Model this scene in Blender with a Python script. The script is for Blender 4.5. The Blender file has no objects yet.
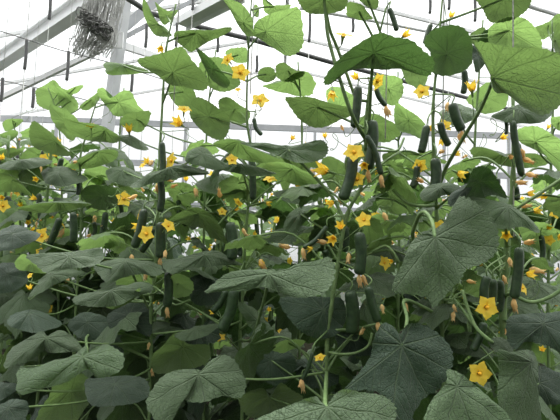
import bpy, math, random
from mathutils import Vector, Matrix, noise
R = math.radians
sin, cos, pi = math.sin, math.cos, math.pi
random.seed(7)
sc = bpy.context.scene
col = sc.collection

# ------------------------------------------------------------------ camera
F = 430.0
CAM = Vector((0, 0, 1.5))
MR = Matrix.Rotation(R(90 + 4), 3, 'X') @ Matrix.Rotation(R(2.0), 3, 'Z')
cd = bpy.data.cameras.new('camera'); cam = bpy.data.objects.new('camera', cd); col.objects.link(cam)
cam.matrix_world = Matrix.Translation(CAM) @ MR.to_4x4()
cd.sensor_width = 36; cd.lens = 36 * F / 560; cd.clip_start = 0.02; cd.clip_end = 200
sc.camera = cam
sc.view_settings.view_transform = 'Standard'; sc.view_settings.look = 'None'
sc.view_settings.gamma = 1; sc.view_settings.use_curve_mapping = False
sc.view_settings.exposure = 0.0

RX, UP, FW = MR @ Vector((1, 0, 0)), MR @ Vector((0, 1, 0)), MR @ Vector((0, 0, -1))
def ray(u, v): return FW + RX * ((u - 280) / F) + UP * ((210 - v) / F)
def P(u, v, D): return CAM + ray(u, v) * D
def PZ(u, v, z):                       # point of the pixel's ray at world height z
    r = ray(u, v); return CAM + r * ((z - CAM.z) / r.z)
def PY(u, v, y):
    r = ray(u, v); return CAM + r * (y / r.y)

# ------------------------------------------------------------------ materials
def mat(name):
    m = bpy.data.materials.new(name); m.use_nodes = True
    nt = m.node_tree; nt.nodes.clear()
    out = nt.nodes.new('ShaderNodeOutputMaterial')
    def N(t, **kw):
        n = nt.nodes.new('ShaderNode' + t)
        for k, v in kw.items():
            if k.startswith('i_'):
                n.inputs[int(k[2:]) if k[2:].isdigit() else k[2:].replace('_', ' ')].default_value = v
            else: setattr(n, k, v)
        return n
    def L(a, b): nt.links.new(a, b)
    def M(op, a, b=None, c=None, clamp=False):
        n = nt.nodes.new('ShaderNodeMath'); n.operation = op; n.use_clamp = clamp
        for i, x in enumerate((a, b, c)):
            if x is None: continue
            if isinstance(x, (int, float)): n.inputs[i].default_value = x
            else: L(x, n.inputs[i])
        return n.outputs[0]
    return m, nt, out, N, L, M

def c4(c): return (c[0], c[1], c[2], 1)
def mixc(N, L, fac, a, b, bt='MIX'):
    n = N('Mix', data_type='RGBA', blend_type=bt)
    for s, x in ((0, fac), (6, a), (7, b)):
        if isinstance(x, (int, float)): n.inputs[s].default_value = x
        elif isinstance(x, tuple): n.inputs[s].default_value = c4(x)
        else: L(x, n.inputs[s])
    return n.outputs[2]

def leaf_mat(name, top, under, trans, tw):
    m, nt, out, N, L, M = mat(name)
    uv = N('UVMap', uv_map='UVMap'); sp = N('SeparateXYZ'); L(uv.outputs[0], sp.inputs[0])
    x, y = sp.outputs[0], sp.outputs[1]
    r = M('SQRT', M('ADD', M('MULTIPLY', x, x), M('MULTIPLY', y, y)))
    a = M('ARCTAN2', x, y)
    st = R(40)
    da = M('ABSOLUTE', M('SUBTRACT', M('MULTIPLY', M('FRACT', M('ADD', M('DIVIDE', a, st), 100.5)), st), st / 2))
    lat = M('MULTIPLY', r, M('SINE', da))
    axl = M('MULTIPLY', r, M('COSINE', da))
    w = M('SUBTRACT', 0.022, M('MULTIPLY', r, 0.012))
    v1 = M('SUBTRACT', 1.0, M('DIVIDE', lat, w), clamp=True)
    nz = N('TexNoise'); nz.inputs['Scale'].default_value = 5; nz.inputs['Detail'].default_value = 2
    L(uv.outputs[0], nz.inputs['Vector'])
    ph = M('ADD', M('SUBTRACT', axl, M('MULTIPLY', lat, 1.1)), M('MULTIPLY', nz.outputs[0], 0.12))
    fr = M('ABSOLUTE', M('SUBTRACT', M('FRACT', M('MULTIPLY', ph, 6.5)), 0.5))
    v2 = M('SUBTRACT', 1.0, M('DIVIDE', fr, 0.09), clamp=True)
    vo = N('TexVoronoi', feature='DISTANCE_TO_EDGE'); vo.inputs['Scale'].default_value = 22
    L(uv.outputs[0], vo.inputs['Vector'])
    v3 = M('SUBTRACT', 1.0, M('DIVIDE', vo.outputs[0], 0.1), clamp=True)
    vein = M('MAXIMUM', v1, M('MULTIPLY', v2, 0.45))
    oi = N('ObjectInfo'); rnd = oi.outputs['Random']
    n2 = N('TexNoise'); n2.inputs['Scale'].default_value = 2.2; n2.inputs['Detail'].default_value = 4
    L(uv.outputs[0], n2.inputs['Vector'])
    geo = N('NewGeometry')
    dark = tuple(c * .72 for c in top); lite = tuple(c * 1.25 for c in top)
    ct = mixc(N, L, rnd, dark, lite)
    ct = mixc(N, L, M('MULTIPLY', n2.outputs[0], .6), ct, tuple(c * 1.3 + .01 for c in top))
    ct = mixc(N, L, M('MULTIPLY', vein, .45), ct, (.16, .24, .11))
    cu = mixc(N, L, rnd, tuple(c * .8 for c in under), tuple(c * 1.2 for c in under))
    cu = mixc(N, L, M('MULTIPLY', vein, .5), cu, tuple(min(1, c * 1.5 + .03) for c in under))
    cb = mixc(N, L, geo.outputs['Backfacing'], ct, cu)
    ctr = mixc(N, L, rnd, tuple(c * .75 for c in trans), tuple(c * 1.25 for c in trans))
    ctr = mixc(N, L, M('MULTIPLY', vein, .4), ctr, tuple(c * .6 for c in trans))
    bp = N('Bump'); bp.inputs['Strength'].default_value = .8; bp.inputs['Distance'].default_value = .005
    h = M('SUBTRACT', M('MULTIPLY', nz.outputs[0], .5), M('ADD', M('MULTIPLY', vein, 1.0), M('MULTIPLY', v3, .35)))
    L(h, bp.inputs['Height'])
    pr = N('BsdfPrincipled'); L(cb, pr.inputs['Base Color']); pr.inputs['Roughness'].default_value = .55
    pr.inputs['Specular IOR Level'].default_value = .38
    pr.inputs['Sheen Weight'].default_value = .12; pr.inputs['Sheen Roughness'].default_value = .5
    L(bp.outputs[0], pr.inputs['Normal'])
    tr = N('BsdfTranslucent'); L(ctr, tr.inputs['Color']); L(bp.outputs[0], tr.inputs['Normal'])
    mx = N('MixShader'); mx.inputs[0].default_value = tw
    L(pr.outputs[0], mx.inputs[1]); L(tr.outputs[0], mx.inputs[2]); L(mx.outputs[0], out.inputs[0])
    return m

M_OLD = leaf_mat('leaf_mature', (.084, .136, .060), (.085, .135, .052), (.070, .140, .032), .36)
M_MID = leaf_mat('leaf_grown', (.078, .128, .058), (.130, .188, .085), (.165, .270, .070), .42)
M_YNG = leaf_mat('leaf_young', (.13, .21, .08), (.17, .26, .10), (.25, .40, .11), .5)
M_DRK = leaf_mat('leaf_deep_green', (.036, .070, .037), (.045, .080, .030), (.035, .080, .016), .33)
LM = {'o': M_OLD, 'm': M_MID, 'y': M_YNG, 'd': M_DRK}

def soft(name, c1, c2, rough=.5, tw=0.0, tc=None, scale=30, bump=.2, spec=.4, stretch=None):
    m, nt, out, N, L, M = mat(name)
    tx = N('TexCoord'); n = N('TexNoise'); n.inputs['Scale'].default_value = scale; n.inputs['Detail'].default_value = 4
    if stretch:
        mp = N('Mapping'); mp.inputs['Scale'].default_value = stretch; L(tx.outputs['Object'], mp.inputs[0]); L(mp.outputs[0], n.inputs['Vector'])
    else: L(tx.outputs['Object'], n.inputs['Vector'])
    rp = N('ValToRGB'); rp.color_ramp.elements[0].position = .35; rp.color_ramp.elements[1].position = .65
    rp.color_ramp.elements[0].color = c4(c1); rp.color_ramp.elements[1].color = c4(c2); L(n.outputs[0], rp.inputs[0])
    bp = N('Bump'); bp.inputs['Strength'].default_value = bump; bp.inputs['Distance'].default_value = .002; L(n.outputs[0], bp.inputs['Height'])
    pr = N('BsdfPrincipled'); L(rp.outputs[0], pr.inputs['Base Color']); pr.inputs['Roughness'].default_value = rough
    pr.inputs['Specular IOR Level'].default_value = spec
    L(bp.outputs[0], pr.inputs['Normal'])
    if tw:
        tr = N('BsdfTranslucent'); tr.inputs['Color'].default_value = c4(tc); mx = N('MixShader'); mx.inputs[0].default_value = tw
        L(pr.outputs[0], mx.inputs[1]); L(tr.outputs[0], mx.inputs[2]); L(mx.outputs[0], out.inputs[0])
    else: L(pr.outputs[0], out.inputs[0])
    return m
M_STEM = soft('stem_green', (.12, .20, .068), (.19, .285, .11), .6, .12, (.18, .32, .06), 60)
M_CUC = soft('cucumber_skin', (.014, .034, .012), (.034, .068, .024), .42, 0, None, 90, .5, .5)
M_FLW = soft('petal_yellow', (.95, .66, .05), (1.0, .76, .10), .6, .4, (1.0, .74, .08), 40)
M_CEN = soft('flower_centre', (.85, .42, .02), (.95, .55, .04), .7)
M_WIT = soft('withered_petal', (.80, .56, .20), (.90, .72, .38), .7, .4, (1.0, .68, .32), 50)
M_DRY = soft('dry_leaf_brown', (.32, .26, .14), (.5, .42, .26), .8, .3, (.5, .4, .2), 30)
M_STEEL = soft('galvanised_steel', (.90, .905, .91), (.94, .945, .95), .45, 0, None, 6, .05)
M_GRY = soft('grey_frame_paint', (.42, .43, .45), (.50, .51, .53), .5, 0, None, 6, .05)
M_COL = soft('weathered_steel_column', (.62, .63, .65), (.72, .73, .74), .5, 0, None, 6, .05)
M_WHT = soft('white_painted_metal', (.84, .84, .84), (.9, .9, .9), .5, 0, None, 6, .05)
M_BLK = soft('dark_iron_pipe', (.09, .09, .09), (.14, .14, .14), .5, 0, None, 20, .05)
M_TWI = soft('grey_twine', (.50, .50, .48), (.78, .78, .75), .9, .1, (.6, .6, .58), 120)
M_SOIL = soft('dark_soil', (.006, .006, .004), (.018, .018, .012), 1.0, 0, None, 14, 1.0, 0.0)
M_MULCH = soft('pale_ground_cover', (.20, .20, .19), (.30, .30, .28), .8, 0, None, 9, .4)
def glass_mat():
    m, nt, out, N, L, M = mat('greenhouse_glass')
    t = N('BsdfTransparent'); t.inputs[0].default_value = (.97, .98, .98, 1)
    g = N('BsdfGlossy'); g.inputs['Roughness'].default_value = .15
    mx = N('MixShader'); mx.inputs[0].default_value = .05
    L(t.outputs[0], mx.inputs[1]); L(g.outputs[0], mx.inputs[2]); L(mx.outputs[0], out.inputs[0]); return m
M_GLASS = glass_mat()

# ------------------------------------------------------------------ mesh helpers
def mesh(name, vs, fs, m, uvs=None, mats=None, fm=None):
    me = bpy.data.meshes.new(name); me.from_pydata([tuple(v) for v in vs], [], fs); me.update()
    for x in ([m] if mats is None else mats): me.materials.append(x)
    me.polygons.foreach_set('use_smooth', [True] * len(me.polygons))
    if fm: me.polygons.foreach_set('material_index', fm)
    if uvs:
        ul = me.uv_layers.new(name='UVMap'); d = []
        for lp in me.loops: d += list(uvs[lp.vertex_index])
        ul.data.foreach_set('uv', d)
    return me
def obj(name, me, parent=None, mw=None):
    o = bpy.data.objects.new(name, me); col.objects.link(o)
    if parent is not None: o.parent = parent; o.matrix_parent_inverse = Matrix.Identity(4)
    if mw is not None: o.matrix_local = mw
    return o
def tag(o, label=None, cat=None, group=None, kind=None):
    for k, v in (('label', label), ('category', cat), ('group', group), ('kind', kind)):
        if v: o[k] = v
    return o
def empty(name, loc, label, cat, group=None):
    o = bpy.data.objects.new(name, None); col.objects.link(o); o.location = loc; o.empty_display_size = .05
    return tag(o, label, cat, group)

def catmull(pts, n, closed=False):
    N_ = len(pts); outp = []
    segs = N_ if closed else N_ - 1
    for s in range(segs):
        if closed: p = [pts[(s + k - 1) % N_] for k in range(4)]
        else: p = [pts[max(0, min(N_ - 1, s + k - 1))] for k in range(4)]
        for i in range(n):
            t = i / n
            outp.append(0.5 * ((2 * p[1]) + (p[2] - p[0]) * t + (2 * p[0] - 5 * p[1] + 4 * p[2] - p[3]) * t * t + (3 * p[1] - p[0] - 3 * p[2] + p[3]) * t ** 3))
    if not closed: outp.append(pts[-1].copy())
    return outp
def tube(pts, rad, seg=6, knob=0.0):
    """vertices and faces of a tube along pts; rad is a number or a list"""
    vs, fs = [], []; n = len(pts)
    if isinstance(rad, (int, float)): rad = [rad] * n
    ref = Vector((.3, .9, .2)).normalized()
    for i, p in enumerate(pts):
        t = (pts[min(n - 1, i + 1)] - pts[max(0, i - 1)])
        if t.length < 1e-9: t = Vector((0, 0, 1))
        t.normalize()
        a = t.cross(ref)
        if a.length < .05: a = t.cross(Vector((1, 0, 0)))
        a.normalize(); b = t.cross(a)
        for k in range(seg):
            th = 2 * pi * k / seg
            vs.append(p + (a * cos(th) + b * sin(th)) * rad[i])
    for i in range(n - 1):
        for k in range(seg):
            k2 = (k + 1) % seg
            fs.append((i * seg + k, i * seg + k2, (i + 1) * seg + k2, (i + 1) * seg + k))
    fs.append(tuple(range(seg))[::-1]); fs.append(tuple((n - 1) * seg + k for k in range(seg)))
    return vs, fs
def tubes(list_of, seg=5):
    V, Fc = [], []
    for pts, r in list_of:
        v, f = tube(pts, r, seg); o = len(V); V += v; Fc += [tuple(i + o for i in q) for q in f]
    return V, Fc
def box(c, sx, sy, sz, rot=None):
    vs = [Vector((x * sx / 2, y * sy / 2, z * sz / 2)) for x in (-1, 1) for y in (-1, 1) for z in (-1, 1)]
    if rot: vs = [rot @ v for v in vs]
    vs = [v + Vector(c) for v in vs]
    return vs, [(0, 1, 3, 2), (4, 6, 7, 5), (0, 4, 5, 1), (2, 3, 7, 6), (0, 2, 6, 4), (1, 5, 7, 3)]
def merge(parts):
    V, Fc = [], []
    for v, f in parts:
        o = len(V); V += v; Fc += [tuple(i + o for i in q) for q in f]
    return V, Fc
def flat(me):
    me.polygons.foreach_set('use_smooth', [False] * len(me.polygons)); return me
def bar(a, b, w, h):
    """a box girder from a to b, w wide, h deep"""
    a, b = Vector(a), Vector(b); d = (b - a); ln = d.length; d.normalize()
    s = d.cross(Vector((0, 0, 1)))
    if s.length < .05: s = Vector((1, 0, 0))
    s.normalize(); u = s.cross(d)
    rot = Matrix((d, s, u)).transposed()
    return box((a + b) / 2, ln, w, h, rot)

# ------------------------------------------------------------------ canonical leaf (tip +Y, blade normal +Z, origin where the stalk joins)
def outline_r(a, rng):
    """radius of the five-lobed cucumber leaf at angle a from the tip"""
    d = abs(a)
    pts = [(0, 1.0), (22, .80), (34, .74), (52, .86), (70, .74), (88, .66), (108, .76), (128, .66), (150, .62), (166, .42), (180, .10)]
    d = math.degrees(d)
    for (a0, r0), (a1, r1) in zip(pts, pts[1:]):
        if a0 <= d <= a1:
            t = (d - a0) / (a1 - a0); t = t * t * (3 - 2 * t); return r0 + (r1 - r0) * t
    return .1
def blade_h(x, y, t, a, rng):
    """height of the blade above its plane"""
    st = R(40)
    da = abs(((a / st + 100.5) % 1) * st - st / 2)
    ridge = math.exp(-(da * t * 6) ** 2)
    return -.05 * ridge * t + (.10 * noise.noise(Vector((x * 3.0 + rng * 9, y * 3.0, rng * 5))) + .03 * noise.noise(Vector((x * 8 + rng * 9, y * 8, rng * 5)))) * (.3 + t)
def canonical_leaf(seed, droop, fold, m, with_petiole=False):
    rg = random.Random(seed); sd = rg.random() * 10
    seg, rings = 54, 8
    vs, uvs, fs = [Vector((0, 0, 0))], [(0, 0)], []
    ph = rg.random() * 6
    for j in range(1, rings + 1):
        t = j / rings
        for i in range(seg):
            a = -pi + 2 * pi * (i + .5) / seg
            rr = outline_r(a, 0) * (1 + .05 * sin(3 * a + ph) + .04 * noise.noise(Vector((a * 1.5, sd, 0))))
            if j == rings: rr *= 1 + (.035 if i % 2 else -.02)
            x, y = rr * t * sin(a), rr * t * cos(a)
            z = blade_h(x, y, t, a, sd)
            z += -droop * (x * x + y * y) - fold * abs(x) * .5 + .05 * t * t * sin(5 * a + ph)
            z += -.25 * droop * max(0, y) ** 3
            vs.append(Vector((x, y, z))); uvs.append((x, y))
    for i in range(seg): fs.append((0, 1 + (i + 1) % seg, 1 + i))
    for j in range(rings - 1):
        for i in range(seg):
            a0, b0 = 1 + j * seg + i, 1 + j * seg + (i + 1) % seg
            fs.append((a0, b0, b0 + seg, a0 + seg))
    fs = [f if True else f for f in fs]
    # face the blade upward
    n = (vs[fs[60][1]] - vs[fs[60][0]]).cross(vs[fs[60][2]] - vs[fs[60][0]])
    body = fs[seg:]; fan = fs[:seg]
    def upf(f):
        nn = (vs[f[1]] - vs[f[0]]).cross(vs[f[2]] - vs[f[0]])
        return f if nn.z > 0 else f[::-1]
    fs = [upf(f) for f in fs]
    return mesh('leaf', vs, fs, m, uvs)

CL = {}
for mk in 'omyd':
    CL[mk] = [canonical_leaf(11 * i + ord(mk), [.28, .45, .2, .6, .35][i], [.1, .3, .5, .15, -.15][i], LM[mk]) for i in range(5)]

# ------------------------------------------------------------------ leaf built over a hand-drawn outline in its own tilted plane
def shaped_leaf(name, flag, D, c, poly, mk, plant, k=None, kx=None, bulge=None, seed=0):
    rg = random.Random(seed)
    us = [p[0] for p in poly]; vv = [p[1] for p in poly]
    w, h = max(us) - min(us), max(vv) - min(vv)
    if k is None: k = min(1.7, max(.35, .75 * math.sqrt(max(0, (w / max(h, 1)) ** 2 - .7))))
    if kx is None: kx = rg.choice((-1, 1)) * min(1.2, .5 * math.sqrt(max(0.04, (h / max(w, 1)) ** 2 - 1)))
    s = 1 if flag == 'T' else -1
    C0 = P(c[0], c[1], D)
    def at(u, v):                                   # meet the pixel's ray with the leaf's plane
        dx, dy = (u - c[0]) / F, (c[1] - v) / F
        # depth d solves d = D + k*s*(dy*D) + kx*(dx*D)
        d = D * (1 + k * s * dy + kx * dx)
        d = max(D * .72, min(D * 1.4, d))
        return P(u, v, d)
    n = 4 if len(poly) > 10 else 6
    pp = catmull([Vector((a, b, 0)) for a, b in poly], n, True)
    if len(poly) <= 7:                              # small simple blades still show their lobes
        pl_ = rg.random() * 6
        cc = Vector((c[0], c[1], 0))
        pp = [cc + (p - cc) * (1 + .09 * abs(sin(2.5 * math.atan2((p.y - c[1]) * w / max(h, 1), p.x - c[0]) + pl_)) - .05 + .03 * rg.uniform(-1, 1)) for p in pp]
    seg = len(pp)
    R0 = max((at(p.x, p.y) - C0).length for p in pp)
    # plane normal (top side)
    e1, e2 = at(c[0] + 10, c[1]) - C0, at(c[0], c[1] - 10) - C0
    nrm = e1.cross(e2).normalized()
    if nrm.z < 0: nrm = -nrm
    tip = max(pp, key=lambda p: (at(p.x, p.y) - C0).length)
    ty = (at(tip.x, tip.y) - C0); ty = (ty - nrm * ty.dot(nrm)).normalized(); tx = ty.cross(nrm)
    if bulge is None: bulge = .2
    rings = 9; sd = rg.random() * 10; ph = rg.random() * 6
    vs, uvs, fs = [], [], []
    def put(p3, t, ang):
        q = p3 - C0; x, y = q.dot(tx) / R0, q.dot(ty) / R0
        hh = (bulge * (1 - t * t) - bulge) * 1.0
        hh = bulge * (1 - t ** 2) + (blade_h(x, y, t, ang, sd)) * (1 - t ** 4)
        pt = p3 + nrm * hh * R0
        vd = (pt - CAM).normalized()
        pt = pt + vd * R0 * .07 * t * t * sin(4 * ang + ph)
        vs.append(pt); uvs.append((x, y))
    put(C0, 0, 0)
    for j in range(1, rings + 1):
        t = j / rings
        for i, p in enumerate(pp):
            if j == rings:
                f = 1 + (.018 if i % 2 else -.016)
            else: f = 1
            u, v = c[0] + (p.x - c[0]) * t * f, c[1] + (p.y - c[1]) * t * f
            p3 = at(u, v); q = p3 - C0
            put(p3, t, math.atan2(q.dot(tx), q.dot(ty)))
    for i in range(seg): fs.append((0, 1 + i, 1 + (i + 1) % seg))
    for j in range(rings - 1):
        for i in range(seg):
            a0, b0 = 1 + j * seg + i, 1 + j * seg + (i + 1) % seg
            fs.append((a0, a0 + seg, b0 + seg, b0))
    acc = Vector((0, 0, 0))
    for f in fs: acc += (vs[f[1]] - vs[f[0]]).cross(vs[f[2]] - vs[f[0]])
    if acc.dot(nrm) < 0: fs = [f[::-1] for f in fs]
    base = plant.location
    o = obj(name, mesh('leaf', [v - base for v in vs], fs, LM[mk], uvs), plant)
    return o, vs[0], nrm, R0

# ------------------------------------------------------------------ plants
class Plant:
    def __init__(s, pts, D, label, group=None, rad=.0037):
        p3 = []
        for q in pts:
            d = q[2] if len(q) > 2 else D
            p3.append(P(q[0], q[1], d))
        lo = p3[-1]
        if lo.z > .6: p3.append(Vector((lo.x + .01, lo.y + .02, lo.z * .5)))
        p3.append(Vector((lo.x, lo.y + .03, 0.0)))
        s.base = Vector((lo.x, lo.y + .03, 0.0))
        s.pts = catmull(p3, 6)
        s.top = p3[0]
        s.o = empty('cucumber_plant', s.base, label, 'cucumber plant', group)
        n = len(s.pts)
        rr = [rad * (.55 + .6 * min(1, i / (n * .35))) * (1.35 if i % 6 == 0 else 1) for i in range(n)]
        v, f = tube([p - s.base for p in s.pts], rr, 7)
        obj('stem', mesh('stem', v, f, M_STEM), s.o)
        s.D = D
    def near(s, p):
        return min(((q - p).length, i) for i, q in enumerate(s.pts))

PLANTS = []
def plant(*a, **k): PLANTS.append(Plant(*a, **k)); return PLANTS[-1]
G1 = 'front row of cucumber plants'
plant([(176, 4), (166, 50), (163, 95), (160, 150), (158, 200), (156, 260), (151, 310), (151, 350), (149, 425)], 1.2,
      'cucumber plant left of centre with a broad tilted leaf high over orange-yellow flowers', G1)
plant([(252, -8), (248, 60), (247, 120), (252, 160), (246, 230), (243, 290), (240, 340), (242, 425)], 1.25,
      'cucumber plant with bright top leaves and three yellow flowers up its thin stem', G1)
plant([(386, 8), (377, 45), (370, 85), (366, 120), (363, 180), (347, 215), (337, 270), (331, 310), (327, 345), (326, 425)], .98,
      'central cucumber plant with the arched umbrella-like leaf above a cluster of hanging dark cucumbers', G1)
plant([(443, -8), (437, 60), (433, 110), (434, 160), (437, 220), (441, 300), (444, 425)], .98,
      'cucumber plant right of centre bearing the huge heart-shaped leaf that droops towards the viewer', G1)
plant([(513, 96), (513, 180), (508, 225), (506, 270), (503, 320), (505, 425)], .92,
      'near cucumber plant at right with a long slim cucumber and an open star flower below', G1, rad=.0058)
plant([(97, 100), (88, 130), (80, 160), (82, 200), (79, 260), (75, 330), (76, 425)], 1.55,
      'cucumber plant at left with broad grey-green leaves low down and small cucumbers mid stem', G1)
plant([(48, 88), (58, 120), (62, 180), (60, 260), (58, 330), (60, 425)], 1.85,
      'cucumber plant at left topped by a tuft of pale young leaves against the glass', G1)
plant([(12, 118), (20, 160), (20, 220), (22, 300), (20, 425)], 2.0,
      'cucumber plant at the left edge with small upright leaves before the window frames', G1)
plant([(124, 88), (120, 130), (118, 200), (116, 300), (118, 425)], 1.7,
      'cucumber plant rising before the foot of the white column with pale young leaves', G1)
plant([(216, 50), (208, 110), (205, 190), (203, 300), (204, 425)], 1.5,
      'cucumber plant between the column plant and the string with a dangling folded leaf', G1)
plant([(298, 62), (302, 130), (300, 200), (299, 300), (300, 425)], 1.4,
      'cucumber plant half hidden behind long grey-topped leaves near the middle', G1)
plant([(398, 72), (398, 130), (400, 200), (398, 300), (400, 425)], 1.45,
      'cucumber plant behind and just right of the central umbrella-leaved one, with bright green leaves', G1)
plant([(483, 20), (478, 90), (474, 160), (470, 300), (472, 425)], 1.35,
      'cucumber plant behind the large drooping heart-shaped leaf, topped with overlapping round leaves', G1)
plant([(552, 20), (553, 100), (550, 200), (548, 320), (550, 425)], 1.25,
      'cucumber plant cut by the right edge of the view with pale withered flowers', G1)

def nearest(p, Dp=None):
    best = None
    for q in PLANTS:
        d, i = q.near(p)
        if best is None or d < best[0]: best = (d, i, q)
    return best

def curve_to(a, b, sag, n=8, side=0):
    mid = (a + b) / 2 + Vector((side, 0, sag))
    return catmull([a, a.lerp(mid, .55) + Vector((0, 0, sag * .25)), mid.lerp(b, .45), b], 4)

def attach_tube(name, a, plant_, path, parent, r=.0028, drop=.05):
    """a stalk from a (world) to the plant's stem; path = optional list of world points on the way"""
    base = plant_.o.location
    if path: last = path[-1]
    else: last = a
    tgt = last + Vector((0, 0, -drop))
    i = min(range(len(plant_.pts)), key=lambda j: (plant_.pts[j] - tgt).length)
    end = plant_.pts[i]
    if path: pts = catmull([a] + path + [end], 6)
    else:
        m = a.lerp(end, .5) + Vector((0, .01, -.12 * (end - a).length + .02))
        pts = catmull([a, m, end], 7)
    n = len(pts)
    v, f = tube([p - base for p in pts], [r * (.85 + .4 * j / n) for j in range(n)], 6)
    return obj(name, mesh(name, v, f, M_STEM), parent)

LS = 0
def Lf(flag, D, c, poly, mk=None, k=None, kx=None, pet=None, pl=None, b=None, nopet=False):
    global LS
    LS += 1
    if mk is None: mk = 'm' if flag == 'U' else 'o'
    p = P(c[0], c[1], D)
    if pl is None: d, i, q = nearest(p)
    else: q = PLANTS[pl]
    o, top, nrm, R0 = shaped_leaf('leaf', flag, D, c, poly, mk, q.o, k, kx, b, LS * 7 + 1)
    if not nopet:
        path = [P(x[0], x[1], x[2] if len(x) > 2 else D) for x in pet] if pet else None
        attach_tube('petiole', top - nrm * .002, q, path, o, .0036 if path else .0026)

# --- upper right and centre
Lf('U', .85, (374, 60), [(324,84),(326,75),(340,58),(358,44),(379,33),(395,37),(411,40),(424,51),(434,60),(432,73),(424,76),(400,69),(385,70),(372,69),(357,69),(343,74),(331,84)], 'o', k=.8, pet=[(371,85,.9),(369,120,.95)], pl=2)
Lf('U', .95, (448, 54), [(424,44),(428,34),(440,27),(455,25),(466,30),(472,42),(473,60),(464,71),(446,76),(432,72),(430,60),(430,52)], 'o', pl=3)
Lf('U', .74, (504, 82), [(474,43),(485,42),(510,47),(540,48),(562,55),(578,64),(574,98),(560,106),(545,115),(535,113),(520,105),(508,94),(495,92),(490,75),(481,54)], 'm', k=.5, kx=.2, pet=[(480,110,.82),(462,140,.88),(445,170,.95)], pl=3)
Lf('U', .95, (506, 0), [(476,-1),(482,-8),(510,-12),(530,-6),(531,3),(525,12),(512,20),(495,23),(488,20),(483,10)], 'm', k=.6)
Lf('U', 1.0, (513, 33), [(492,25),(505,18),(520,17),(530,22),(540,35),(541,50),(525,50),(505,48),(490,43),(488,32)], 'y', k=.6)
Lf('U', 1.05, (492, 38), [(480,37),(485,30),(495,28),(502,33),(507,45),(490,46),(478,42)], 'd', k=.5)
Lf('U', 1.1, (478, 38), [(470,36),(476,30),(486,28),(484,46),(473,44)], 'm')
Lf('T', .8, (479, 56), [(473,45),(479,44),(484,60),(482,68),(476,72),(473,60)], 'd', k=.3, kx=.9, nopet=True)
Lf('U', 1.3, (550, 27), [(535,28),(548,22),(558,14),(566,20),(556,30),(542,40)], 'y', k=.7)
Lf('U', 1.2, (560, 40), [(556,25),(568,25),(570,55),(556,52),(553,40)], 'm')
Lf('U', .9, (324, 2), [(297,-3),(300,5),(308,13),(325,14),(343,10),(348,0),(345,-10),(320,-14),(300,-9)], 'm', k=.8, pl=2, pet=[(326,20),(330,45),(350,110)])
Lf('U', .95, (359, 13), [(347,5),(352,2),(362,5),(370,15),(373,19),(360,20),(347,15)], 'm')
Lf('U', .95, (368, 0), [(356,-5),(366,-10),(378,-5),(377,8),(370,8),(362,3)], 'm')
Lf('U', 1.2, (266, 33), [(253,35),(256,22),(270,14),(285,10),(299,8),(303,30),(303,45),(297,53),(287,56),(272,47),(258,38)], 'y', k=.5, pl=1)
Lf('U', 1.2, (245, 24), [(223,-2),(232,0),(243,5),(252,18),(253,30),(255,35),(247,36),(238,25),(230,10)], 'y', k=.5, pl=1)
Lf('U', 1.3, (274, 9), [(263,-3),(270,5),(283,5),(292,5),(284,13),(272,15),(265,12)], 'y', pl=1)
Lf('U', 1.3, (257, 11), [(252,10),(256,4),(259,10),(258,17),(254,16)], 'y', pl=1)
Lf('U', 1.25, (155, 25), [(143,-2),(148,5),(152,15),(163,28),(172,35),(165,37),(155,35),(148,25),(143,12)], 'y', k=.5, pl=0)
Lf('U', 1.3, (166, 16), [(155,2),(162,8),(170,11),(178,10),(173,18),(165,25),(160,20),(158,12)], 'y', pl=0)
Lf('U', 1.2, (194, 39), [(174,34),(178,31),(195,30),(212,30),(228,27),(232,30),(220,37),(208,42),(197,49),(190,52),(182,46),(175,40)], 'm', k=1.0, pl=0)
Lf('U', 1.1, (172, 76), [(138,59),(150,56),(165,52),(178,47),(184,48),(192,60),(203,72),(209,82),(205,90),(195,90),(180,86),(170,85),(158,76),(148,70),(140,65)], 'm', k=.7, pl=0)
Lf('U', 1.22, (209, 118), [(191,103),(197,97),(208,101),(218,108),(229,117),(229,130),(222,140),(210,137),(198,127),(190,116)], 'm', k=.4)
Lf('U', 1.3, (182, 93), [(170,85),(180,83),(192,88),(196,98),(190,108),(180,108),(172,100),(168,92)], 'm', pl=0)
Lf('U', 1.25, (214, 70), [(196,48),(203,52),(212,60),(222,72),(230,82),(225,88),(212,80),(205,68),(200,58)], 'o', k=.4)
Lf('U', 1.4, (218, 76), [(200,62),(212,57),(225,60),(240,80),(236,88),(222,92),(208,86),(200,75)], 'y')
Lf('U', 1.5, (238, 56), [(225,52),(240,47),(247,50),(247,62),(235,62)], 'y')
Lf('U', 1.3, (266, 75), [(258,72),(264,67),(272,68),(276,74),(273,81),(264,82),(258,78)], 'm')
Lf('U', 1.35, (288, 73), [(277,65),(285,63),(295,70),(305,72),(296,80),(282,81),(276,75)], 'm')
Lf('U', 1.4, (290, 85), [(262,86),(280,82),(300,72),(312,75),(314,92),(300,96),(280,92)], 'y')
Lf('U', 1.4, (235, 111), [(219,100),(228,97),(240,105),(250,112),(247,122),(235,124),(222,118),(219,108)], 'm')
Lf('U', 1.0, (318, 111), [(285,98),(293,97),(310,97),(330,103),(350,108),(351,115),(340,120),(325,127),(312,127),(300,120),(292,110)], 'm', k=.9, pl=2)
Lf('U', 1.4, (389, 90), [(372,80),(385,75),(402,80),(402,95),(395,105),(382,100)], 'y')
Lf('U', 1.3, (411, 121), [(396,103),(405,108),(420,118),(428,130),(425,140),(410,134),(398,130),(394,118)], 'y')
Lf('U', 1.3, (402, 165), [(383,155),(400,152),(417,155),(419,172),(407,180),(395,176),(385,166)], 'm')
Lf('T', .9, (517, 115), [(492,116),(510,108),(525,104),(552,111),(545,120),(530,124),(505,122)], 'o', k=1.2)
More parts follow.
